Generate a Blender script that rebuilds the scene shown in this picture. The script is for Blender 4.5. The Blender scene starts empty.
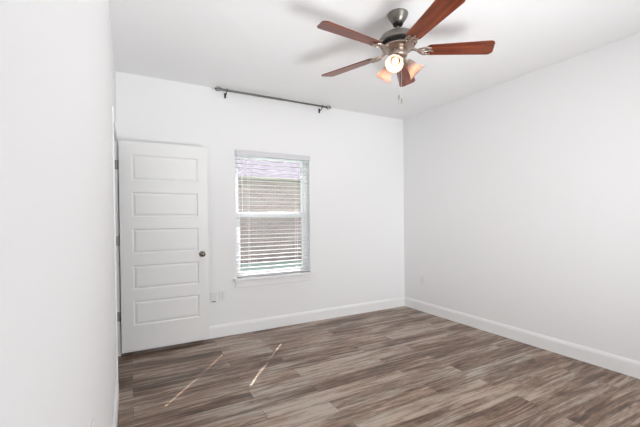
import bpy, bmesh, math, random
from mathutils import Vector, Matrix
random.seed(7)
S = bpy.context.scene
COL = S.collection

# ------------------------------------------------------------------ room numbers (metres)
XL, XR, YB, YF, H = -0.105, 3.542, 3.905, -2.00, 2.74     # left, right, back, front walls, ceiling
EYE = 1.295
TH = 0.115                                                # wall thickness
DY0, DY1, DZ = 2.995, 3.827, 2.065                        # door opening in the left wall
WX0, WX1, WZ0, WZ1 = 1.05, 1.985, 0.63, 2.075             # window opening in the back wall
RX0, RX1, RZ0, RZ1 = 0.55, 3.45, 0.60, 2.40                 # unseen window opening, added in the wall behind the camera

# ------------------------------------------------------------------ camera
cd = bpy.data.cameras.new('camera')
cam = bpy.data.objects.new('camera', cd)
COL.objects.link(cam)
F_PX = 347.507
cd.sensor_width = 36.0
cd.lens = F_PX / 640 * 36.0
cd.shift_y = 9.78 / 640
cd.clip_start = 0.02
yaw, pit, rol = 0.499757, -0.0125011, -0.0097648
fw = Vector((math.sin(yaw) * math.cos(pit), math.cos(yaw) * math.cos(pit), math.sin(pit)))
rt = Vector((math.cos(yaw), -math.sin(yaw), 0))
up = rt.cross(fw)
rr = math.cos(rol) * rt + math.sin(rol) * up
ur = -math.sin(rol) * rt + math.cos(rol) * up
m3 = Matrix((rr, ur, -fw)).transposed()
cam.matrix_world = Matrix.Translation((0, 0, EYE)) @ m3.to_4x4()
S.camera = cam
S.cycles.use_light_tree = False

# ------------------------------------------------------------------ world, sun, fill lights, exposure
S.view_settings.view_transform = 'Standard'
S.view_settings.look = 'None'
S.view_settings.gamma = 1.0
S.view_settings.use_curve_mapping = False
S.view_settings.exposure = 0.18
world = bpy.data.worlds.new('sky')
S.world = world
world.use_nodes = True
bg = world.node_tree.nodes['Background']
bg.inputs['Color'].default_value = (0.94, 0.96, 1.0, 1)
bg.inputs['Strength'].default_value = 1.7

sd = bpy.data.lights.new('sun', 'SUN')
sd.energy = 25.0
sd.color = (1.0, 0.96, 0.90)
sd.angle = math.radians(0.10)
sun = bpy.data.objects.new('sun', sd)
COL.objects.link(sun)
sun.rotation_euler = Vector((-0.5625, -0.74, -1.0)).to_track_quat('-Z', 'Y').to_euler()
sun.location = (6, 8, 9)

def area(name, loc, direction, sx, sy, power, color, spread=180):
    d = bpy.data.lights.new(name, 'AREA')
    d.shape = 'RECTANGLE'; d.size = sx; d.size_y = sy; d.energy = power; d.color = color
    d.spread = math.radians(spread)
    o = bpy.data.objects.new(name, d); COL.objects.link(o)
    o.location = loc
    o.rotation_euler = Vector(direction).to_track_quat('-Z', 'Y').to_euler()
    return o
# unseen fill lamps, added behind the camera to even out the room: beams towards
# the left, the right and the far wall, and low ones aimed up
FILL = (0.955, 0.980, 1.0)
area('fill_left', (2.2, YF + 0.1, 1.5), (-0.45, 1, 0.05), 1.0, 1.2, 4.0, FILL, 60)
area('fill_right', (1.0, YF + 0.1, 1.5), (0.56, 1, 0), 0.9, 1.2, 7.2, FILL, 50)
area('fill_ahead', (1.9, YF + 0.1, 1.8), (0, 1, -0.35), 1.6, 1.2, 6.2, FILL, 70)
area('fill_up', (2.1, -1.4, 0.12), (0, 0, 1), 2.4, 1.1, 28, FILL)  # added fill lamp facing up, floating just above the floor
area('fill_up_ahead', (1.7, -0.6, 0.3), (-0.15, 1, 0.95), 1.5, 1.0, 14.0, FILL, 70)  # added fill lamp in mid-air, aimed at the ceiling and far wall

# ------------------------------------------------------------------ materials
def nt(name):
    m = bpy.data.materials.new(name); m.use_nodes = True
    t = m.node_tree
    return m, t, t.nodes['Principled BSDF'], t.nodes.new, t.links.new

def plain(name, col, rough=0.5, metal=0.0, bump=0.0, bscale=60, spec=0.5, vary=0.0, coat=0.0, dist=0.002):
    m, t, b, N, L = nt(name)
    b.inputs['Base Color'].default_value = (*col, 1)
    b.inputs['Roughness'].default_value = rough
    b.inputs['Metallic'].default_value = metal
    b.inputs['Specular IOR Level'].default_value = spec
    b.inputs['Coat Weight'].default_value = coat
    tc = N('ShaderNodeTexCoord')
    n = N('ShaderNodeTexNoise'); n.inputs['Scale'].default_value = bscale; n.inputs['Detail'].default_value = 3
    L(tc.outputs['Object'], n.inputs['Vector'])
    if vary:
        mx = N('ShaderNodeMix'); mx.data_type = 'RGBA'
        mx.inputs[6].default_value = (*[c * (1 - vary) for c in col], 1)
        mx.inputs[7].default_value = (*[min(1, c * (1 + vary)) for c in col], 1)
        L(n.outputs['Fac'], mx.inputs[0]); L(mx.outputs[2], b.inputs['Base Color'])
    if bump:
        bp = N('ShaderNodeBump'); bp.inputs['Strength'].default_value = bump; bp.inputs['Distance'].default_value = dist
        L(n.outputs['Fac'], bp.inputs['Height']); L(bp.outputs['Normal'], b.inputs['Normal'])
    return m

M_wall = plain('wall_paint', (0.89, 0.89, 0.892), 0.75, bump=0.12, bscale=140, spec=0.25)
M_ceil = plain('ceiling_paint', (0.95, 0.95, 0.952), 0.85, bump=0.15, bscale=90, spec=0.2)
M_trim = plain('trim_paint', (0.91, 0.91, 0.91), 0.38, spec=0.4)
M_door = plain('door_paint', (0.88, 0.88, 0.87), 0.40, spec=0.4)
M_vinyl = plain('white_vinyl', (0.86, 0.87, 0.88), 0.35)
M_slat = plain('blind_slat', (0.70, 0.695, 0.72), 0.45)
M_cord = plain('white_cord', (0.8, 0.8, 0.8), 0.8)
M_plate = plain('outlet_plastic', (0.84, 0.84, 0.83), 0.35)
M_slot = plain('dark_slot', (0.04, 0.04, 0.04), 0.5)
M_nickel_tint = plain('brushed_nickel_bulb_tint', (0.44, 0.37, 0.32), 0.30, metal=1.0, bump=0.1, bscale=200, dist=0.001)  # warm glow of the bulbs is mixed into the nickel's own colour
M_pewter = plain('pewter_finish', (0.22, 0.205, 0.185), 0.36, metal=0.9, vary=0.15, bscale=40)
M_darkmetal = plain('dark_metal', (0.03, 0.028, 0.026), 0.4, metal=0.6)
M_rod = plain('curtain_rod_metal', (0.17, 0.17, 0.15), 0.4, metal=0.85)
M_hinge = plain('hinge_metal', (0.33, 0.325, 0.305), 0.4, metal=0.8)
M_knob = plain('knob_metal', (0.20, 0.18, 0.15), 0.25, metal=1.0)
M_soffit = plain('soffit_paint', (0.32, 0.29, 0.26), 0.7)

def mat_floor():
    m, t, b, N, L = nt('vinyl_plank_floor')
    tc = N('ShaderNodeTexCoord')
    def brick(c1, c2, mort, ms):
        br = N('ShaderNodeTexBrick')
        br.offset = 0.37; br.offset_frequency = 2; br.squash = 1.0
        br.inputs['Color1'].default_value = c1; br.inputs['Color2'].default_value = c2; br.inputs['Mortar'].default_value = mort
        br.inputs['Scale'].default_value = 1.0
        br.inputs['Mortar Size'].default_value = ms
        br.inputs['Mortar Smooth'].default_value = 0.3
        br.inputs['Brick Width'].default_value = 1.22
        br.inputs['Row Height'].default_value = 0.152
        L(tc.outputs['Object'], br.inputs['Vector'])
        return br
    rnd = brick((0, 0, 0, 1), (1, 1, 1, 1), (0.5, 0.5, 0.5, 1), 0.0)
    gap = brick((1, 1, 1, 1), (1, 1, 1, 1), (0, 0, 0, 1), 0.0016)
    # offset each plank's grain by its random value
    sc = N('ShaderNodeVectorMath'); sc.operation = 'SCALE'; sc.inputs['Scale'].default_value = 37.0
    L(rnd.outputs['Color'], sc.inputs[0])
    ad = N('ShaderNodeVectorMath'); ad.operation = 'ADD'
    L(tc.outputs['Object'], ad.inputs[0]); L(sc.outputs[0], ad.inputs[1])
    def noise(sx, sy, detail, rough=0.6, dis=0.0):
        mp = N('ShaderNodeMapping'); mp.inputs['Scale'].default_value = (sx, sy, 1)
        L(ad.outputs[0], mp.inputs['Vector'])
        n = N('ShaderNodeTexNoise'); n.inputs['Scale'].default_value = 1.0
        n.inputs['Detail'].default_value = detail; n.inputs['Roughness'].default_value = rough
        n.inputs['Distortion'].default_value = dis
        L(mp.outputs[0], n.inputs['Vector'])
        return n
    streak = noise(1.7, 21, 7, 0.68, 1.0)
    fine = noise(14, 130, 4, 0.7)
    broad = noise(1.1, 4.5, 3, 0.5, 0.5)
    # tone = mix of the plank's own tone, streaks and fine grain
    def math_(op, a, bb):
        k = N('ShaderNodeMath'); k.operation = op
        for i, v in enumerate((a, bb)):
            if isinstance(v, (int, float)): k.inputs[i].default_value = v
            else: L(v, k.inputs[i])
        return k.outputs[0]
    sep = N('ShaderNodeSeparateColor'); L(rnd.outputs['Color'], sep.inputs[0])
    tone = math_('ADD', math_('MULTIPLY', sep.outputs[0], 0.16), math_('MULTIPLY', streak.outputs['Fac'], 1.25))
    tone = math_('ADD', tone, math_('MULTIPLY', fine.outputs['Fac'], 0.45))
    tone = math_('ADD', tone, math_('MULTIPLY', broad.outputs['Fac'], 0.55))
    tone = math_('SUBTRACT', tone, 0.66)
    tone = math_('ADD', math_('MULTIPLY', math_('SUBTRACT', tone, 0.55), 1.45), 0.56)
    def ramp(stops):
        rp = N('ShaderNodeValToRGB'); e = rp.color_ramp.elements
        e[0].position, e[0].color = stops[0][0], (*stops[0][1], 1)
        e[1].position, e[1].color = stops[-1][0], (*stops[-1][1], 1)
        for p, c in stops[1:-1]: e.new(p).color = (*c, 1)
        L(tone, rp.inputs[0]); return rp
    warm = ramp([(0.22, (0.050, 0.025, 0.014)), (0.40, (0.135, 0.074, 0.045)), (0.56, (0.245, 0.152, 0.102)), (0.80, (0.45, 0.335, 0.26))])
    grey = ramp([(0.22, (0.055, 0.038, 0.026)), (0.40, (0.145, 0.104, 0.075)), (0.56, (0.25, 0.198, 0.155)), (0.80, (0.45, 0.385, 0.32))])
    hue = N('ShaderNodeMapRange'); hue.inputs[1].default_value = 0.42; hue.inputs[2].default_value = 0.72
    L(broad.outputs['Fac'], hue.inputs[0])
    rp = N('ShaderNodeMix'); rp.data_type = 'RGBA'
    L(hue.outputs[0], rp.inputs[0]); L(warm.outputs[0], rp.inputs[6]); L(grey.outputs[0], rp.inputs[7])
    mul = N('ShaderNodeMix'); mul.data_type = 'RGBA'; mul.blend_type = 'MULTIPLY'; mul.inputs[0].default_value = 0.75
    L(rp.outputs[2], mul.inputs[6]); L(gap.outputs['Color'], mul.inputs[7])
    L(mul.outputs[2], b.inputs['Base Color'])
    b.inputs['Roughness'].default_value = 0.34
    b.inputs['Specular IOR Level'].default_value = 0.52
    rr_ = N('ShaderNodeMapRange'); rr_.inputs[3].default_value = 0.28; rr_.inputs[4].default_value = 0.46
    L(fine.outputs['Fac'], rr_.inputs[0]); L(rr_.outputs[0], b.inputs['Roughness'])
    bp = N('ShaderNodeBump'); bp.inputs['Strength'].default_value = 0.25; bp.inputs['Distance'].default_value = 0.001
    hh = math_('ADD', fine.outputs['Fac'], gap.outputs['Color'])
    L(hh, bp.inputs['Height']); L(bp.outputs['Normal'], b.inputs['Normal'])
    return m
M_floor = mat_floor()

def mat_wood():
    m, t, b, N, L = nt('cherry_blade_wood')
    tc = N('ShaderNodeTexCoord')
    mp = N('ShaderNodeMapping'); mp.inputs['Scale'].default_value = (2.5, 38, 6)
    L(tc.outputs['UV'], mp.inputs['Vector'])
    n = N('ShaderNodeTexNoise'); n.inputs['Scale'].default_value = 1; n.inputs['Detail'].default_value = 5; n.inputs['Distortion'].default_value = 0.4
    L(mp.outputs[0], n.inputs['Vector'])
    rp = N('ShaderNodeValToRGB'); e = rp.color_ramp.elements
    e[0].position = 0.30; e[0].color = (0.055, 0.008, 0.003, 1)
    e[1].position = 0.72; e[1].color = (0.27, 0.055, 0.012, 1)
    L(n.outputs['Fac'], rp.inputs[0]); L(rp.outputs[0], b.inputs['Base Color'])
    b.inputs['Roughness'].default_value = 0.30
    b.inputs['Specular IOR Level'].default_value = 0.35; b.inputs['Coat Weight'].default_value = 0.06; b.inputs['Coat Roughness'].default_value = 0.15
    return m
M_wood = mat_wood()

def mat_shade():
    m, t, b, N, L = nt('frosted_glass_shade')
    out = t.nodes['Material Output']
    tr = N('ShaderNodeBsdfTranslucent'); tr.inputs['Color'].default_value = (0.50, 0.40, 0.355, 1)
    b.inputs['Base Color'].default_value = (0.50, 0.43, 0.40, 1)
    b.inputs['Roughness'].default_value = 0.35
    mx = N('ShaderNodeMixShader'); mx.inputs[0].default_value = 0.55
    L(b.outputs[0], mx.inputs[1]); L(tr.outputs[0], mx.inputs[2])
    n = N('ShaderNodeTexNoise'); n.inputs['Scale'].default_value = 25
    L(mx.outputs[0], out.inputs['Surface'])
    return m
M_shade = mat_shade()

def mat_emit(name, col, s):
    m, t, b, N, L = nt(name)
    b.inputs['Base Color'].default_value = (1, 1, 1, 1)
    b.inputs['Emission Color'].default_value = (*col, 1)
    b.inputs['Emission Strength'].default_value = s
    m.cycles.emission_sampling = 'NONE'
    return m
M_bulb = mat_emit('lit_bulb', (1.0, 0.70, 0.48), 1.6)

def mat_glass():
    m, t, b, N, L = nt('window_glass')
    out = t.nodes['Material Output']
    tr = N('ShaderNodeBsdfTransparent'); tr.inputs['Color'].default_value = (0.96, 0.965, 0.965, 1)
    gl = N('ShaderNodeBsdfGlossy'); gl.inputs['Roughness'].default_value = 0.02
    mx = N('ShaderNodeMixShader'); mx.inputs[0].default_value = 0.004
    L(tr.outputs[0], mx.inputs[1]); L(gl.outputs[0], mx.inputs[2])
    L(mx.outputs[0], out.inputs['Surface'])
    return m
M_glass = mat_glass()

def mat_screen():
    m, t, b, N, L = nt('insect_screen')
    out = t.nodes['Material Output']
    tr = N('ShaderNodeBsdfTransparent')
    b.inputs['Base Color'].default_value = (0.08, 0.08, 0.085, 1); b.inputs['Roughness'].default_value = 0.8
    mx = N('ShaderNodeMixShader'); mx.inputs[0].default_value = 0.22
    L(tr.outputs[0], mx.inputs[1]); L(b.outputs[0], mx.inputs[2]); L(mx.outputs[0], out.inputs['Surface'])
    return m
M_screen = mat_screen()

def mat_brick():
    m, t, b, N, L = nt('brick')
    tc = N('ShaderNodeTexCoord')
    mp = N('ShaderNodeMapping'); mp.inputs['Rotation'].default_value = (math.pi / 2, 0, 0)
    L(tc.outputs['Object'], mp.inputs['Vector'])
    br = N('ShaderNodeTexBrick')
    br.inputs['Scale'].default_value = 1; br.inputs['Brick Width'].default_value = 0.21; br.inputs['Row Height'].default_value = 0.075
    br.inputs['Mortar Size'].default_value = 0.008
    br.inputs['Color1'].default_value = (0.36, 0.28, 0.275, 1); br.inputs['Color2'].default_value = (0.26, 0.205, 0.20, 1)
    br.inputs['Mortar'].default_value = (0.42, 0.385, 0.38, 1)
    L(mp.outputs[0], br.inputs['Vector']); L(br.outputs['Color'], b.inputs['Base Color'])
    b.inputs['Roughness'].default_value = 0.9
    return m
M_brick = mat_brick()

def mat_shingle():
    m, t, b, N, L = nt('roof_shingle')
    tc = N('ShaderNodeTexCoord')
    br = N('ShaderNodeTexBrick')
    br.inputs['Scale'].default_value = 1; br.inputs['Brick Width'].default_value = 0.3; br.inputs['Row Height'].default_value = 0.14
    br.inputs['Mortar Size'].default_value = 0.006
    br.inputs['Color1'].default_value = (0.18, 0.165, 0.20, 1); br.inputs['Color2'].default_value = (0.15, 0.138, 0.168, 1)
    br.inputs['Mortar'].default_value = (0.09, 0.085, 0.10, 1)
    L(tc.outputs['Object'], br.inputs['Vector']); L(br.outputs['Color'], b.inputs['Base Color'])
    b.inputs['Specular IOR Level'].default_value = 0.0
    b.inputs['Roughness'].default_value = 0.9
    return m
M_shingle = mat_shingle()

def mat_grass():
    m, t, b, N, L = nt('lawn_grass')
    tc = N('ShaderNodeTexCoord')
    n = N('ShaderNodeTexNoise'); n.inputs['Scale'].default_value = 14; n.inputs['Detail'].default_value = 5
    L(tc.outputs['Object'], n.inputs['Vector'])
    rp = N('ShaderNodeValToRGB'); e = rp.color_ramp.elements
    b.inputs['Specular IOR Level'].default_value = 0.1; e[0].color = (0.30, 0.39, 0.345, 1); e[1].color = (0.44, 0.54, 0.49, 1)
    L(n.outputs['Fac'], rp.inputs[0]); L(rp.outputs[0], b.inputs['Base Color'])
    b.inputs['Roughness'].default_value = 1.0
    return m
M_grass = mat_grass()

# ------------------------------------------------------------------ mesh helpers
def box(bm, x0, x1, y0, y1, z0, z1):
    v = [bm.verts.new((x, y, z)) for x in (x0, x1) for y in (y0, y1) for z in (z0, z1)]
    for f in ((0, 1, 3, 2), (4, 6, 7, 5), (0, 4, 5, 1), (2, 3, 7, 6), (0, 2, 6, 4), (1, 5, 7, 3)):
        bm.faces.new([v[i] for i in f])
    return v

def lathe(bm, prof, seg=32, mat=None, cap=True):
    """profile [(r, z)] turned about z, then moved by mat"""
    rings = []
    new = []
    for r, z in prof:
        if r < 1e-6:
            rings.append([bm.verts.new((0, 0, z))])
        else:
            rings.append([bm.verts.new((r * math.cos(2 * math.pi * i / seg), r * math.sin(2 * math.pi * i / seg), z)) for i in range(seg)])
        new += rings[-1]
    for a, b in zip(rings[:-1], rings[1:]):
        for i in range(seg):
            j = (i + 1) % seg
            if len(a) == 1 and len(b) == 1: continue
            if len(a) == 1: bm.faces.new((a[0], b[i], b[j]))
            elif len(b) == 1: bm.faces.new((a[i], b[0], a[j]))
            else: bm.faces.new((a[i], b[i], b[j], a[j]))
    if cap:
        for rg in (rings[0], rings[-1]):
            if len(rg) > 2: bm.faces.new(rg)
    if mat is not None:
        for v in new: v.co = mat @ v.co
    return new

def tube(bm, pts, r, seg=10, closed=False):
    pts = [Vector(p) for p in pts]
    n = len(pts); rings = []
    prev = None
    for i, p in enumerate(pts):
        if closed: d = (pts[(i + 1) % n] - pts[i - 1]).normalized()
        elif i == 0: d = (pts[1] - pts[0]).normalized()
        elif i == n - 1: d = (pts[-1] - pts[-2]).normalized()
        else: d = (pts[i + 1] - pts[i - 1]).normalized()
        if prev is None:
            a = Vector((0, 0, 1)) if abs(d.z) < 0.9 else Vector((1, 0, 0))
            u = d.cross(a).normalized()
        else:
            u = (prev - d * prev.dot(d)).normalized()
        prev = u
        w = d.cross(u)
        rad = r[i] if isinstance(r, (list, tuple)) else r
        rings.append([bm.verts.new(p + rad * (math.cos(2 * math.pi * k / seg) * u + math.sin(2 * math.pi * k / seg) * w)) for k in range(seg)])
    m = n if closed else n - 1
    for i in range(m):
        a, b = rings[i], rings[(i + 1) % n]
        for k in range(seg):
            j = (k + 1) % seg
            bm.faces.new((a[k], a[j], b[j], b[k]))
    if not closed:
        bm.faces.new(rings[0]); bm.faces.new(rings[-1])

def sphere(bm, c, r, seg=16, sz=1.0):
    bmesh.ops.create_uvsphere(bm, u_segments=seg, v_segments=max(8, seg // 2), radius=r, matrix=Matrix.Translation(c) @ Matrix.Diagonal((1, 1, sz, 1)))

def prism(bm, outline, y0, y1, axes='xz'):
    """extrude a closed 2-D outline; axes names the plane of the outline"""
    def P(a, b, t):
        return {'xz': (a, t, b), 'yz': (t, a, b), 'xy': (a, b, t)}[axes]
    A = [bm.verts.new(P(a, b, y0)) for a, b in outline]
    B = [bm.verts.new(P(a, b, y1)) for a, b in outline]
    bm.faces.new(A); bm.faces.new(B)
    for i in range(len(A)):
        j = (i + 1) % len(A)
        bm.faces.new((A[i], A[j], B[j], B[i]))

def obj(name, bm, m, parent=None, smooth=False, bevel=0.0, kind=None, sharp=35):
    bmesh.ops.recalc_face_normals(bm, faces=bm.faces)
    me = bpy.data.meshes.new(name)
    bm.to_mesh(me); bm.free()
    me.materials.append(m)
    o = bpy.data.objects.new(name, me); COL.objects.link(o)
    if smooth:
        for p in me.polygons: p.use_smooth = True
        me.set_sharp_from_angle(angle=math.radians(sharp))
    if bevel:
        md = o.modifiers.new('bevel', 'BEVEL'); md.width = bevel; md.segments = 2; md.limit_method = 'ANGLE'
    if parent is not None:
        o.parent = parent
    if kind: o['kind'] = kind
    return o

def thing(name, label=None, cat=None, loc=(0, 0, 0), group=None, kind=None):
    o = bpy.data.objects.new(name, None); COL.objects.link(o)
    o.location = loc; o.empty_display_size = 0.1
    if label: o['label'] = label
    if cat: o['category'] = cat
    if group: o['group'] = group
    if kind: o['kind'] = kind
    return o
NB = bmesh.new

# ------------------------------------------------------------------ room shell
HX = -1.45                                                # far side of the little hall beyond the door
bm = NB(); box(bm, HX - 0.1, XR + TH, YF - 0.15, YB + 0.15, -0.12, 0); obj('floor', bm, M_floor, kind='structure')
bm = NB(); box(bm, HX - 0.1, XR + TH, YF - 0.15, YB + 0.15, H, H + 0.15); obj('ceiling', bm, M_ceil, kind='structure')
bm = NB(); box(bm, XR, XR + TH, YF - 0.15, YB + 0.15, 0, H); obj('wall_right', bm, M_wall, kind='structure')
bm = NB()
box(bm, XL - TH, XL, YF, DY0, 0, H); box(bm, XL - TH, XL, DY1, YB, 0, H); box(bm, XL - TH, XL, DY0, DY1, DZ, H)
obj('wall_left', bm, M_wall, kind='structure')
def holed(bm, x0, x1, z0, z1, y0, y1, hx0, hx1, hz0, hz1):
    box(bm, x0, hx0, y0, y1, z0, z1); box(bm, hx1, x1, y0, y1, z0, z1)
    box(bm, hx0, hx1, y0, y1, z0, hz0); box(bm, hx0, hx1, y0, y1, hz1, z1)
bm = NB(); holed(bm, HX - 0.1, XR, 0, H, YB, YB + 0.15, WX0, WX1, WZ0, WZ1); obj('wall_back', bm, M_wall, kind='structure')
bm = NB(); holed(bm, HX - 0.1, XR, 0, H, YF - 0.15, YF, RX0, RX1, RZ0, RZ1); obj('wall_front', bm, M_wall, kind='structure')
bm = NB(); box(bm, HX - 0.1, HX, YF, YB, 0, H); obj('wall_hall', bm, M_wall, kind='structure')
bm = NB(); box(bm, HX, XL - TH, 1.6, 1.7, 0, H); obj('wall_hall_near', bm, M_wall, kind='structure')

# baseboards: moulded profile (distance from wall, height)
PROF = [(0, 0), (0.014, 0), (0.014, 0.108), (0.011, 0.114), (0.011, 0.120), (0.006, 0.130), (0.004, 0.135), (0, 0.135)]
def base_x(name, x0, x1, y, s):       # runs along x, on a wall whose room side faces s*y
    bm = NB(); prism(bm, [(y + s * d, z) for d, z in PROF], x0, x1, 'yz'); return obj(name, bm, M_trim, kind='structure')
def base_y(name, y0, y1, x, s):
    bm = NB(); prism(bm, [(x + s * d, z) for d, z in PROF], y0, y1, 'xz'); return obj(name, bm, M_trim, kind='structure')
base_x('baseboard_back', XL + 0.0, XR, YB, -1)
base_y('baseboard_right', YF + 0.0, YB, XR, -1)
base_y('baseboard_left', YF, DY0 - 0.064, XL, 1)
base_x('baseboard_front', XL, XR, YF, 1)

# ------------------------------------------------------------------ door opening: jamb lining, casing
frame = thing('door_frame', loc=(XL, (DY0 + DY1) / 2, 0), kind='structure')
frame.name = 'trim_1'
def child(name, bm, m, par, **k):
    """mesh given in world coordinates, parented under an Empty that sits elsewhere"""
    inv = Matrix.Translation(-Vector(par.location))
    for v in bm.verts: v.co = inv @ v.co
    return obj(name, bm, m, par, **k)
bm = NB()
JT = 0.012
box(bm, XL - TH - 0.002, XL + 0.002, DY0, DY0 + JT, 0, DZ); box(bm, XL - TH - 0.002, XL + 0.002, DY1 - JT + 0.010, DY1 + 0.0, 0, DZ)
box(bm, XL - TH - 0.002, XL + 0.002, DY0 + JT, DY1 - JT + 0.01, DZ - JT, DZ)
child('jamb', bm, M_trim, frame)
bm = NB()
box(bm, XL - 0.075, XL - 0.040, DY1 - 0.014, DY1 - 0.002, 0, DZ - JT)
box(bm, XL - 0.075, XL - 0.040, DY0 + JT, DY0 + JT + 0.011, 0, DZ - JT)
box(bm, XL - 0.075, XL - 0.040, DY0 + JT, DY1 - 0.002, DZ - JT - 0.011, DZ - JT)
child('door_stop', bm, M_trim, frame)
def casing_boxes(bm, xa, xb):
    box(bm, xa, xb, DY0 - 0.060, DY0 + 0.002, 0, DZ + 0.060)
    box(bm, xa, xb, DY1 - 0.002, DY1 + 0.060, 0, DZ + 0.060)
    box(bm, xa, xb, DY0 + 0.002, DY1 - 0.002, DZ - 0.002, DZ + 0.060)
bm = NB(); casing_boxes(bm, XL, XL + 0.010); child('casing', bm, M_trim, frame, bevel=0.004)
bm = NB(); casing_boxes(bm, XL - TH - 0.015, XL - TH); child('casing', bm, M_trim, frame, bevel=0.004)

# ------------------------------------------------------------------ the open door leaf: five raised panels
door = thing('door_1', loc=(-0.088, DY1 - 0.002, 0.042), kind='structure')
door['label'] = 'white five panel interior door standing open against the back wall'
DW, DH, DT = 0.810, 2.018, 0.035
PX0, PX1 = 0.101, 0.715
PZ = [(b - 0.042, t - 0.042) for t, b in ((1.937, 1.678), (1.576, 1.327), (1.220, 0.971), (0.868, 0.625), (0.523, 0.278))]   # panel bottoms and tops
def door_leaf():
    bm = NB()
    xs = [0, PX0, PX1, DW]
    zs = [0]
    for b, t in sorted(PZ): zs += [b, t]
    zs.append(DH)
    for side, y in ((-1, -DT), (1, 0.0)):
        for i in range(3):
            for k in range(len(zs) - 1):
                a, b_, c, d = xs[i], xs[i + 1], zs[k], zs[k + 1]
                if i == 1 and k % 2 == 1:                   # a panel: groove all round, raised field inside
                    rings = []
                    for inset, depth in ((0, 0), (0.006, 0.001), (0.013, 0.0085), (0.018, 0.0085), (0.034, 0.003), (0.037, 0.0025)):
                        yy = y - side * depth
                        rings.append([bm.verts.new(p) for p in ((a + inset, yy, c + inset), (b_ - inset, yy, c + inset), (b_ - inset, yy, d - inset), (a + inset, yy, d - inset))])
                    for r0, r1 in zip(rings[:-1], rings[1:]):
                        for q in range(4):
                            w = (q + 1) % 4
                            bm.faces.new((r0[q], r0[w], r1[w], r1[q]))
                    bm.faces.new(rings[-1])
                else:
                    bm.faces.new([bm.verts.new(p) for p in ((a, y, c), (b_, y, c), (b_, y, d), (a, y, d))])
    for p in (((0, 0, 0), (0, -DT, 0), (0, -DT, DH), (0, 0, DH)), ((DW, 0, 0), (DW, -DT, 0), (DW, -DT, DH), (DW, 0, DH)),
              ((0, 0, 0), (DW, 0, 0), (DW, -DT, 0), (0, -DT, 0)), ((0, 0, DH), (DW, 0, DH), (DW, -DT, DH), (0, -DT, DH))):
        bm.faces.new([bm.verts.new(q) for q in p])
    bmesh.ops.remove_doubles(bm, verts=bm.verts, dist=1e-5)
    return obj('door_leaf', bm, M_door, door)
door_leaf()
KX, KZ = 0.746, 0.898
for s in (-1, 1):
    y0 = -DT if s < 0 else 0.0
    mt = Matrix.Translation((KX, y0, KZ)) @ Matrix.Rotation(math.radians(90 if s < 0 else -90), 4, 'X')
    bm = NB()
    lathe(bm, [(0.0, 0), (0.031, 0), (0.031, 0.003), (0.026, 0.006), (0.012, 0.008), (0.010, 0.020), (0.013, 0.026), (0.023, 0.032), (0.027, 0.042), (0.025, 0.052), (0.016, 0.059), (0, 0.061)], 28, mt)
    k = obj('door_knob', bm, M_knob, door, smooth=True, sharp=50)
    k['label'] = 'dark bronze round door knob'
for hz in (1.828, 1.106, 0.382):
    bm = NB()
    zc = hz - 0.042
    box(bm, -0.045, -0.006, -0.0112, -0.0092, zc - 0.044, zc + 0.044)      # leaf on the jamb
    tube(bm, [(-0.003, -0.016, zc - 0.045), (-0.003, -0.016, zc + 0.045)], 0.0055, 10)
    for q in (-0.03, 0, 0.03):
        lathe(bm, [(0, 0), (0.0035, 0), (0.0035, 0.0012), (0, 0.0012)], 8, Matrix.Translation((-0.026 + 0.006 * (q == 0), -0.0112, zc + q)) @ Matrix.Rotation(math.pi / 2, 4, 'X'))
    h = obj('hinge', bm, M_hinge, door); h['label'] = 'grey metal hinge'

# ------------------------------------------------------------------ back window
win = thing('window_1', loc=((WX0 + WX1) / 2, YB, WZ0), kind='structure')
FY0, FY1 = YB + 0.075, YB + 0.140            # vinyl frame depth
FW = 0.045
def ring(bm, x0, x1, z0, z1, y0, y1, w, wb=None):
    wb = wb or w
    box(bm, x0, x0 + w, y0, y1, z0, z1); box(bm, x1 - w, x1, y0, y1, z0, z1)
    box(bm, x0 + w, x1 - w, y0, y1, z0, z0 + wb); box(bm, x0 + w, x1 - w, y0, y1, z1 - w, z1)
bm = NB(); ring(bm, WX0, WX1, WZ0, WZ1, FY0, FY1, 0.035, 0.020); child('window_frame', bm, M_vinyl, win, bevel=0.003)
ZR0, ZR1 = 1.325, 1.383
bm = NB(); ring(bm, WX0 + 0.035, WX1 - 0.035, ZR0, WZ1 - 0.035, FY0 + 0.032, FY0 + 0.055, 0.024, ZR1 - ZR0); us = child('upper_sash', bm, M_vinyl, win, bevel=0.003)
bm = NB(); ring(bm, WX0 + 0.035, WX1 - 0.035, WZ0 + 0.020, ZR1, FY0 + 0.006, FY0 + 0.030, 0.034, 0.030); ls = child('lower_sash', bm, M_vinyl, win, bevel=0.003)
def pane(name, x0, x1, z0, z1, y, m, t=0.003):
    bm = NB(); box(bm, x0, x1, y, y + t, z0, z1); return child(name, bm, m, win)
pane('window_pane', WX0 + 0.057, WX1 - 0.057, ZR1 - 0.004, WZ1 - 0.057, FY0 + 0.043, M_glass)
pane('window_pane', WX0 + 0.067, WX1 - 0.067, WZ0 + 0.048, ZR1 - 0.030, FY0 + 0.018, M_glass)
bm = NB()
v = [bm.verts.new(p) for p in ((WX0 + 0.035, FY1 - 0.006, WZ0 + 0.03), (WX1 - 0.035, FY1 - 0.006, WZ0 + 0.03), (WX1 - 0.035, FY1 - 0.006, ZR0 + 0.02), (WX0 + 0.035, FY1 - 0.006, ZR0 + 0.02))]
bm.faces.new(v)
s = child('insect_screen', bm, M_screen, win); s['label'] = 'dark insect screen over the lower sash'
bm = NB(); box(bm, WX0 - 0.035, WX1 + 0.035, YB - 0.056, YB, WZ0 - 0.022, WZ0 + 0.002); box(bm, WX0, WX1, YB, FY0, WZ0 - 0.0, WZ0 + 0.002)
child('window_stool', bm, M_trim, win, bevel=0.004)
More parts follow.
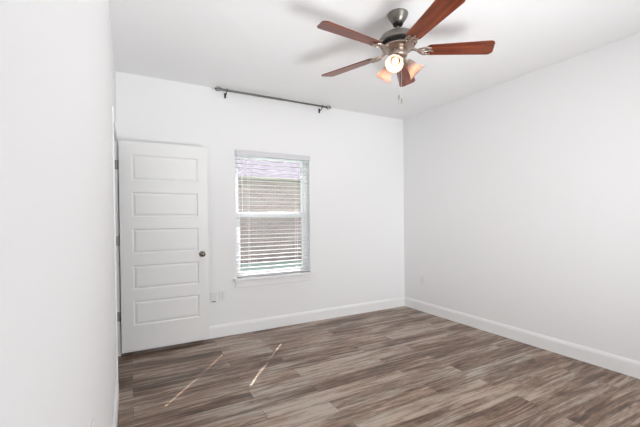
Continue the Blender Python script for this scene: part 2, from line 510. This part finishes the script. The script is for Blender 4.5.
bm = NB(); box(bm, WX0 - 0.018, WX1 + 0.018, YB - 0.014, YB, WZ0 - 0.105, WZ0 - 0.020); child('window_apron', bm, M_trim, win, bevel=0.004)

# ------------------------------------------------------------------ venetian blind
BY = YB + 0.034
blind = thing('venetian_blind', 'white horizontal slat blind lowered inside the only window in view', 'blind', (1.5175, BY, WZ1))
bm = NB(); box(bm, WX0 + 0.004, WX1 - 0.004, BY - 0.022, BY + 0.022, WZ1 - 0.045, WZ1 - 0.001); child('headrail', bm, M_slat, blind)
bm = NB(); box(bm, WX0 - 0.004, WX1 + 0.010, YB - 0.018, YB - 0.010, WZ1 - 0.050, WZ1 + 0.010)
box(bm, WX0 - 0.004, WX0 + 0.002, YB - 0.012, YB - 0.0005, WZ1 - 0.055, WZ1 + 0.010); box(bm, WX1 + 0.002, WX1 + 0.010, YB - 0.012, YB - 0.0005, WZ1 - 0.055, WZ1 + 0.010)
child('valance', bm, M_slat, blind, bevel=0.003)
HOLES = (1.192, 1.797)
bm = NB()
sx0, sx1 = WX0 + 0.008, WX1 - 0.006
tilt = math.radians(1)
PITCH = 0.0480
z = WZ0 + 0.060
SD = 0.025
slat_z = []
while z < WZ1 - 0.065:
    slat_z.append(z)
    xs = [sx0]
    for h in HOLES: xs += [h - 0.012, h + 0.012]
    xs.append(sx1)
    ys = [-SD, -0.0065, 0.0065, SD]
    def P(x, y, t, zc=z):
        crown = 0.0018 * (1 - (y / SD) ** 2)
        return (x, BY + y * math.cos(tilt), zc + y * math.sin(tilt) + crown + t)
    T = 0.0014
    for i in range(len(xs) - 1):
        for k in range(3):
            if k == 1 and i % 2 == 1: continue
            for t in (T, -T):
                bm.faces.new([bm.verts.new(P(a, b, t)) for a, b in ((xs[i], ys[k]), (xs[i + 1], ys[k]), (xs[i + 1], ys[k + 1]), (xs[i], ys[k + 1]))])
    for y in (-SD, SD):
        bm.faces.new([bm.verts.new(P(a, y, t)) for a, t in ((sx0, -T), (sx1, -T), (sx1, T), (sx0, T))])
    for x in (sx0, sx1):
        bm.faces.new([bm.verts.new(P(x, a, t)) for a, t in ((-SD, -T), (SD, -T), (SD, T), (-SD, T))])
    z += PITCH
child('slats', bm, M_slat, blind)
bm = NB(); box(bm, sx0, sx1, BY - 0.025, BY + 0.025, WZ0 + 0.012, WZ0 + 0.026); child('bottom_rail', bm, M_slat, blind, bevel=0.003)
for h in HOLES:
    bm = NB()
    for s in (-1, 1):
        tube(bm, [(h + 0.018, BY + s * 0.0265, WZ0 + 0.024), (h + 0.018, BY + s * 0.0265, WZ1 - 0.04)], 0.0011, 6)
    for zz in slat_z: tube(bm, [(h + 0.018, BY - 0.026, zz - 0.0028), (h + 0.018, BY + 0.026, zz - 0.0012)], 0.0006, 4)
    child('ladder_cord', bm, M_cord, blind)
bm = NB(); tube(bm, [(1.125, BY - 0.031, WZ1 - 0.05), (1.125, BY - 0.031, WZ1 - 0.75)], 0.0035, 8); child('tilt_wand', bm, M_vinyl, blind)
bm = NB()
for dx in (0, 0.006): tube(bm, [(1.86 + dx, BY - 0.030, WZ1 - 0.05), (1.86 + dx, BY - 0.030, WZ1 - 0.70)], 0.0011, 6)
lathe(bm, [(0, 0), (0.008, 0.002), (0.006, 0.03), (0.002, 0.035), (0, 0.036)], 12, Matrix.Translation((1.863, BY - 0.034, WZ1 - 0.735)))
child('lift_cord', bm, M_cord, blind)

# ------------------------------------------------------------------ unseen window, added behind the camera as a source for the light
w2 = thing('added_window', loc=((RX0 + RX1) / 2, YF, RZ0), kind='structure')
bm = NB(); ring(bm, RX0, RX1, RZ0, RZ1, YF - 0.12, YF - 0.05, 0.04); child('window_frame', bm, M_vinyl, w2)
bm = NB(); box(bm, (RX0 + RX1) / 2 - 0.02, (RX0 + RX1) / 2 + 0.02, YF - 0.115, YF - 0.055, RZ0 + 0.04, RZ1 - 0.04); child('mullion', bm, M_vinyl, w2)

# ------------------------------------------------------------------ curtain rod
RY, RZ = YB - 0.085, 2.706
rod = thing('curtain_rod', 'thin dark metal curtain rod with open loop finials high above the window', 'curtain rod', (1.54, YB, RZ))
bm = NB(); tube(bm, [(0.893, RY, RZ), (2.185, RY, RZ)], 0.0102, 14); tube(bm, [(0.895, RY, RZ), (1.60, RY, RZ)], 0.0118, 14); child('pole', bm, M_rod, rod, smooth=True)
for x, s in ((0.893, -1), (2.185, 1)):
    bm = NB()
    tube(bm, [(x - s * 0.004, RY, RZ), (x + s * 0.012, RY, RZ)], 0.0125, 14)
    for kk in range(3):                                     # open cage of three rounded loops
        ang = math.pi * kk / 3 + 0.2
        pts = []
        for q in range(20):
            a = 2 * math.pi * q / 20
            rx, rr_ = 0.030 * math.cos(a), 0.023 * math.sin(a)
            pts.append((x + s * (0.040 + rx), RY + rr_ * math.cos(ang), RZ + rr_ * math.sin(ang)))
        tube(bm, pts, 0.0030, 8, closed=True)
    sphere(bm, (x + s * 0.071, RY, RZ), 0.006, 10)
    child('finial', bm, M_rod, rod, smooth=True)
for x in (0.945, 2.135):
    bm = NB()
    box(bm, x - 0.010, x + 0.010, YB - 0.005, YB, RZ - 0.060, RZ - 0.005)
    pts = [(x, YB - 0.004, RZ - 0.040)]
    for q in range(9):
        a = q / 8
        pts.append((x, YB - 0.01 - 0.075 * a, RZ - 0.040 + 0.026 * a ** 2.0))
    tube(bm, pts, 0.0050, 8)
    pts = [(x, RY + 0.0145 * math.cos(a), RZ + 0.0145 * math.sin(a)) for a in [math.radians(-210 + 240 * q / 10) for q in range(11)]]
    tube(bm, pts, 0.0042, 8)
    tube(bm, [(x, RY - 0.012, RZ + 0.006), (x, RY - 0.018, RZ + 0.018)], 0.003, 8)
    child('bracket', bm, M_darkmetal, rod, smooth=True)

# ------------------------------------------------------------------ outlets and cable plate
def outlet(name, label, loc, rotz, cat='outlet', duplex=True):
    """plate lies in local xz, its room side is local -y"""
    t = thing(name, label, cat, loc); t.rotation_euler = (0, 0, rotz)
    bm = NB(); box(bm, -0.036, 0.036, -0.006, 0, -0.058, 0.058); obj('cover_plate', bm, M_plate, t, bevel=0.003)
    if duplex:
        for dz in (0.0205, -0.0205):
            bm = NB()
            out = [(0.0165 * math.cos(a) if abs(math.cos(a)) < .8 else math.copysign(0.0145, math.cos(a)), dz + 0.0145 * math.sin(a)) for a in [2 * math.pi * q / 20 for q in range(20)]]
            prism(bm, out, -0.0085, -0.005, 'xz'); r = obj('receptacle', bm, M_plate, t)
            bm = NB()
            for dx in (-0.0065, 0.0065): box(bm, dx - 0.001, dx + 0.001, -0.0089, -0.0080, dz - 0.001, dz + 0.008)
            box(bm, -0.002, 0.002, -0.0089, -0.0080, dz - 0.010, dz - 0.0065)
            obj('slots', bm, M_slot, r)
        bm = NB(); lathe(bm, [(0, 0), (0.003, 0), (0.003, 0.001), (0, 0.0012)], 10, Matrix.Translation((0, -0.006, 0)) @ Matrix.Rotation(math.pi / 2, 4, 'X')); obj('screw', bm, M_hinge, t)
    else:
        bm = NB(); lathe(bm, [(0, 0), (0.008, 0), (0.008, 0.004), (0.0048, 0.004), (0.0048, 0.013), (0, 0.013)], 12, Matrix.Translation((0, -0.006, 0.012)) @ Matrix.Rotation(math.pi / 2, 4, 'X')); obj('jack', bm, M_plate, t)
        bm = NB(); box(bm, -0.020, 0.020, -0.010, -0.005, -0.052, -0.044); obj('port', bm, M_slot, t, bevel=0.001)['label'] = 'dark port slot'
    return t
outlet('cable_wall_plate', 'white wall plate with dark lower slot low beside the open door', (0.792, YB, 0.447), 0, 'wall plate', duplex=False)
outlet('electrical_outlet', 'white duplex outlet low on back wall between door and window', (0.884, YB, 0.458), 0)
outlet('electrical_outlet', 'white duplex outlet low on the right wall near the far corner', (XR, 3.535, 0.437), math.radians(-90))
outlet('electrical_outlet', 'white duplex outlet on the left wall, cut off by the lower picture edge', (XL, 1.165, 0.664), math.radians(90))

# ------------------------------------------------------------------ ceiling fan
FX, FY = 1.685, 1.905
fan = thing('ceiling_fan', 'ceiling fan with five reddish wood blades and three lit frosted glass shades', 'ceiling fan', (FX, FY, H))
def Z(z): return z - H
def fobj(name, bm, m, par=fan, **k): return obj(name, bm, m, par, smooth=True, **k)
bm = NB(); lathe(bm, [(0, 0), (0.070, 0), (0.072, -0.006), (0.070, -0.012), (0.066, -0.024), (0.055, -0.042), (0.044, -0.058), (0.034, -0.066), (0, -0.066)], 40); fobj('canopy', bm, M_pewter)
bm = NB(); lathe(bm, [(0, -0.064), (0.035, -0.064), (0.037, -0.070), (0.033, -0.080), (0.020, -0.086), (0, -0.086)], 32); fobj('canopy_ring', bm, M_darkmetal)
bm = NB(); lathe(bm, [(0, -0.082), (0.011, -0.082), (0.011, -0.140), (0, -0.140)], 20); fobj('downrod', bm, M_nickel_tint)
UP = 0.020                                                 # the rest hangs from the short downrod
# motor housing: shallow dome, dark vent band, lower plate
bm = NB(); lathe(bm, [(0, -0.136), (0.020, -0.136), (0.026, -0.146), (0.050, -0.152), (0.088, -0.162), (0.116, -0.178), (0.131, -0.198), (0.135, -0.216), (0.133, -0.226), (0.124, -0.230), (0, -0.230)], 48); fobj('motor_housing', bm, M_pewter)
bm = NB()
lathe(bm, [(0, -0.229), (0.112, -0.229), (0.106, -0.250), (0, -0.250)], 40)
for q in range(30):
    a = 2 * math.pi * q / 30
    bmx = Matrix.Rotation(a, 4, 'Z')
    vs = box(bm, 0.100, 0.117, -0.0035, 0.0035, -0.252, -0.229)
    for v in vs: v.co = bmx @ v.co
obj('vent_band', bm, M_darkmetal, fan)
bm = NB(); lathe(bm, [(0, -0.250), (0.100, -0.250), (0.112, -0.256), (0.113, -0.264), (0.100, -0.272), (0.078, -0.276), (0, -0.276)], 48); fobj('lower_plate', bm, M_nickel_tint)
bm = NB(); lathe(bm, [(0, -0.276), (0.060, -0.276), (0.064, -0.284), (0.064, -0.318), (0.058, -0.326), (0.046, -0.332), (0, -0.332)], 40); fobj('switch_housing', bm, M_nickel_tint)
bm = NB(); lathe(bm, [(0, -0.332), (0.040, -0.332), (0.050, -0.340), (0.052, -0.356), (0.044, -0.372), (0.024, -0.384), (0.010, -0.388), (0.008, -0.396), (0, -0.400)], 36); fobj('light_fitter', bm, M_nickel_tint)

BZ = -0.280                                                # blade plane below the ceiling
A0 = 41.0
TILT = math.radians(-12)
def blade_outline():
    pts = []
    r0, r1 = 0.185, 0.668
    w0, w1 = 0.052, 0.070
    # rounded root
    for q in range(9):
        a = math.radians(90 + 180 * q / 8)
        pts.append((r0 + 0.038 + 0.038 * math.cos(a), w0 * math.sin(a)))
    # tip with two rounded corners, slightly raked
    for cx, cy, a0 in ((r1 - 0.050, -(w1 - 0.034), -90), (r1 - 0.034, w1 - 0.034, 0)):
        for q in range(7):
            a = math.radians(a0 + 90 * q / 6)
            pts.append((cx + 0.034 * math.cos(a), cy + 0.034 * math.sin(a)))
    return pts
def make_blade(i):
    ang = math.radians(A0 + 72 * i + (0.5, -1.5, -1.0, -1.5, -1.0)[i])
    sag = math.radians((0, 0, 0, 1.2, 0)[i])
    R = Matrix.Rotation(ang, 4, 'Z') @ Matrix.Translation((0, 0, BZ)) @ Matrix.Rotation(sag, 4, 'Y') @ Matrix.Rotation(TILT, 4, 'X')
    bm = NB(); out = blade_outline(); prism(bm, out, -0.0035, 0.0035, 'xy')
    uv = bm.loops.layers.uv.new('grain')
    for f in bm.faces:
        for l in f.loops: l[uv].uv = (l.vert.co.x + i * 1.7, l.vert.co.y + i * 0.31)
    for v in bm.verts: v.co = R @ v.co
    b = obj('blade', bm, M_wood, fan, bevel=0.002)
    # blade arm: curved neck from the motor, scrollwork plate with three prongs and screws under the blade
    bm = NB()
    tube(bm, [(0.085, 0, 0.018), (0.115, 0, 0.008), (0.145, 0, -0.004), (0.170, 0, -0.009), (0.200, 0, -0.0085)], [0.012, 0.010, 0.009, 0.009, 0.006], 10)
    for s in (-1, 1):
        tube(bm, [(0.128, 0, 0.0), (0.150, s * 0.020, -0.004), (0.176, s * 0.034, -0.008), (0.196, s * 0.036, -0.008), (0.210, s * 0.030, -0.008), (0.222, s * 0.030, -0.008)], [0.006, 0.006, 0.006, 0.006, 0.0055, 0.005], 8)
        tube(bm, [(0.172 + 0.015 * math.cos(a), s * (0.019 + 0.013 * math.sin(a)), -0.009) for a in [2 * math.pi * q / 14 for q in range(14)]], 0.0038, 7, closed=True)
        tube(bm, [(0.203 + 0.011 * math.cos(a), s * (0.015 + 0.012 * math.sin(a)), -0.009) for a in [2 * math.pi * q / 14 for q in range(14)]], 0.0036, 7, closed=True)
        lathe(bm, [(0, 0), (0.007, 0.001), (0.007, 0.004), (0, 0.006)], 12, Matrix.Translation((0.223, s * 0.030, -0.010)) @ Matrix.Rotation(math.pi, 4, 'X'))
    tube(bm, [(0.195, 0, -0.0085), (0.220, 0, -0.0085), (0.238, 0, -0.008)], [0.006, 0.0055, 0.005], 8)
    lathe(bm, [(0, 0), (0.007, 0.001), (0.007, 0.004), (0, 0.006)], 12, Matrix.Translation((0.239, 0, -0.010)) @ Matrix.Rotation(math.pi, 4, 'X'))
    for v in bm.verts: v.co = R @ v.co
    fobj('blade_arm', bm, M_nickel_tint)
for i in range(5): make_blade(i)

# three bell shades on short curved arms, each with its bulb
for az in (218, 98, 338):
    ca, sa = math.cos(math.radians(az)), math.sin(math.radians(az))
    tl = math.radians(45)                                   # how far each shade points below level
    ax = Vector((ca * math.cos(tl), sa * math.cos(tl), -math.sin(tl)))
    base = Vector((ca * 0.066, sa * 0.066, -0.352))
    rotm = ax.to_track_quat('Z', 'Y').to_matrix().to_4x4()
    mt = Matrix.Translation(base) @ rotm
    bm = NB()
    tube(bm, [(ca * 0.035, sa * 0.035, -0.350), (ca * 0.052, sa * 0.052, -0.345), tuple(base), tuple(base + ax * 0.012)], [0.010, 0.010, 0.012, 0.014], 12)
    lathe(bm, [(0, -0.004), (0.020, -0.004), (0.025, 0.004), (0.027, 0.020), (0.024, 0.024), (0, 0.024)], 24, mt)
    fobj('lamp_socket', bm, M_nickel_tint)
    outer = [(0.024, 0.010), (0.029, 0.018), (0.034, 0.032), (0.037, 0.050), (0.041, 0.068), (0.047, 0.084), (0.055, 0.098), (0.062, 0.106)]
    prof = outer + [(0.0625, 0.1085), (0.060, 0.108)] + [(r - 0.003, z + 0.001) for r, z in reversed(outer)]
    bm = NB(); lathe(bm, prof + [prof[0]], 40, mt, cap=False)
    bmesh.ops.remove_doubles(bm, verts=bm.verts, dist=1e-5)
    sh = fobj('lamp_shade', bm, M_shade, sharp=80)
    bm = NB(); lathe(bm, [(0, 0.020), (0.010, 0.022), (0.012, 0.034), (0.019, 0.048), (0.022, 0.060), (0.019, 0.072), (0.010, 0.080), (0, 0.082)], 20, mt)
    fobj('bulb', bm, M_bulb, sh)
    ld = bpy.data.lights.new('bulb_light', 'POINT'); ld.energy = 1.5; ld.color = (1.0, 0.64, 0.42); ld.shadow_soft_size = 0.02
    lo = bpy.data.objects.new('bulb_light', ld); COL.objects.link(lo); lo.location = Vector((FX, FY, H)) + base + ax * 0.094

for dx, dy, zl in ((-0.012, -0.020, -0.60), (0.020, -0.010, -0.615)):
    bm = NB(); tube(bm, [(dx, dy, -0.375), (dx, dy, zl)], 0.0006, 6)
    n = int((-0.38 - zl) / 0.008)
    for q in range(n): sphere(bm, (dx, dy, -0.385 - q * 0.008), 0.0010, 6)
    pc = obj('pull_chain', bm, M_cord, fan)
    bm = NB(); lathe(bm, [(0, 0.004), (0.003, 0.002), (0.005, -0.010), (0.0052, -0.026), (0.003, -0.034), (0, -0.036)], 12, Matrix.Translation((dx, dy, zl))); obj('fob', bm, M_nickel_tint, pc, smooth=True)

for ch in fan.children:
    if ch.name.split('.')[0] not in ('canopy', 'canopy_ring', 'downrod'):
        ch.location.z += UP
for o in COL.objects:
    if o.name.startswith('bulb_light'): o.location.z += UP

# ------------------------------------------------------------------ outdoors: lawn and the neighbour's brick house
GZ = 0.0
bm = NB(); box(bm, -14, 22, YB + 0.15, 24, GZ - 0.1, GZ); obj('lawn', bm, M_grass, kind='structure')
NY = 10.2
house = thing('house', 'brick house with pale fascia and grey shingle roof seen through the blind', 'house', (4, NY, GZ))
bm = NB(); box(bm, -8, 16, NY, NY + 5, GZ, 2.50); child('brick_wall', bm, M_brick, house)
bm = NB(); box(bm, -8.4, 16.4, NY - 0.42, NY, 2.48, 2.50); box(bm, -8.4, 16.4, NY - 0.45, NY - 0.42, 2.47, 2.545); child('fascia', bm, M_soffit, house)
bm = NB()
prism(bm, [(NY - 0.47, 2.53), (NY + 4.5, 4.90), (NY + 9.4, 2.53)], -8.5, 16.5, 'yz'); child('roof', bm, M_shingle, house)
# our own eave above the window: it shades the top of the blind
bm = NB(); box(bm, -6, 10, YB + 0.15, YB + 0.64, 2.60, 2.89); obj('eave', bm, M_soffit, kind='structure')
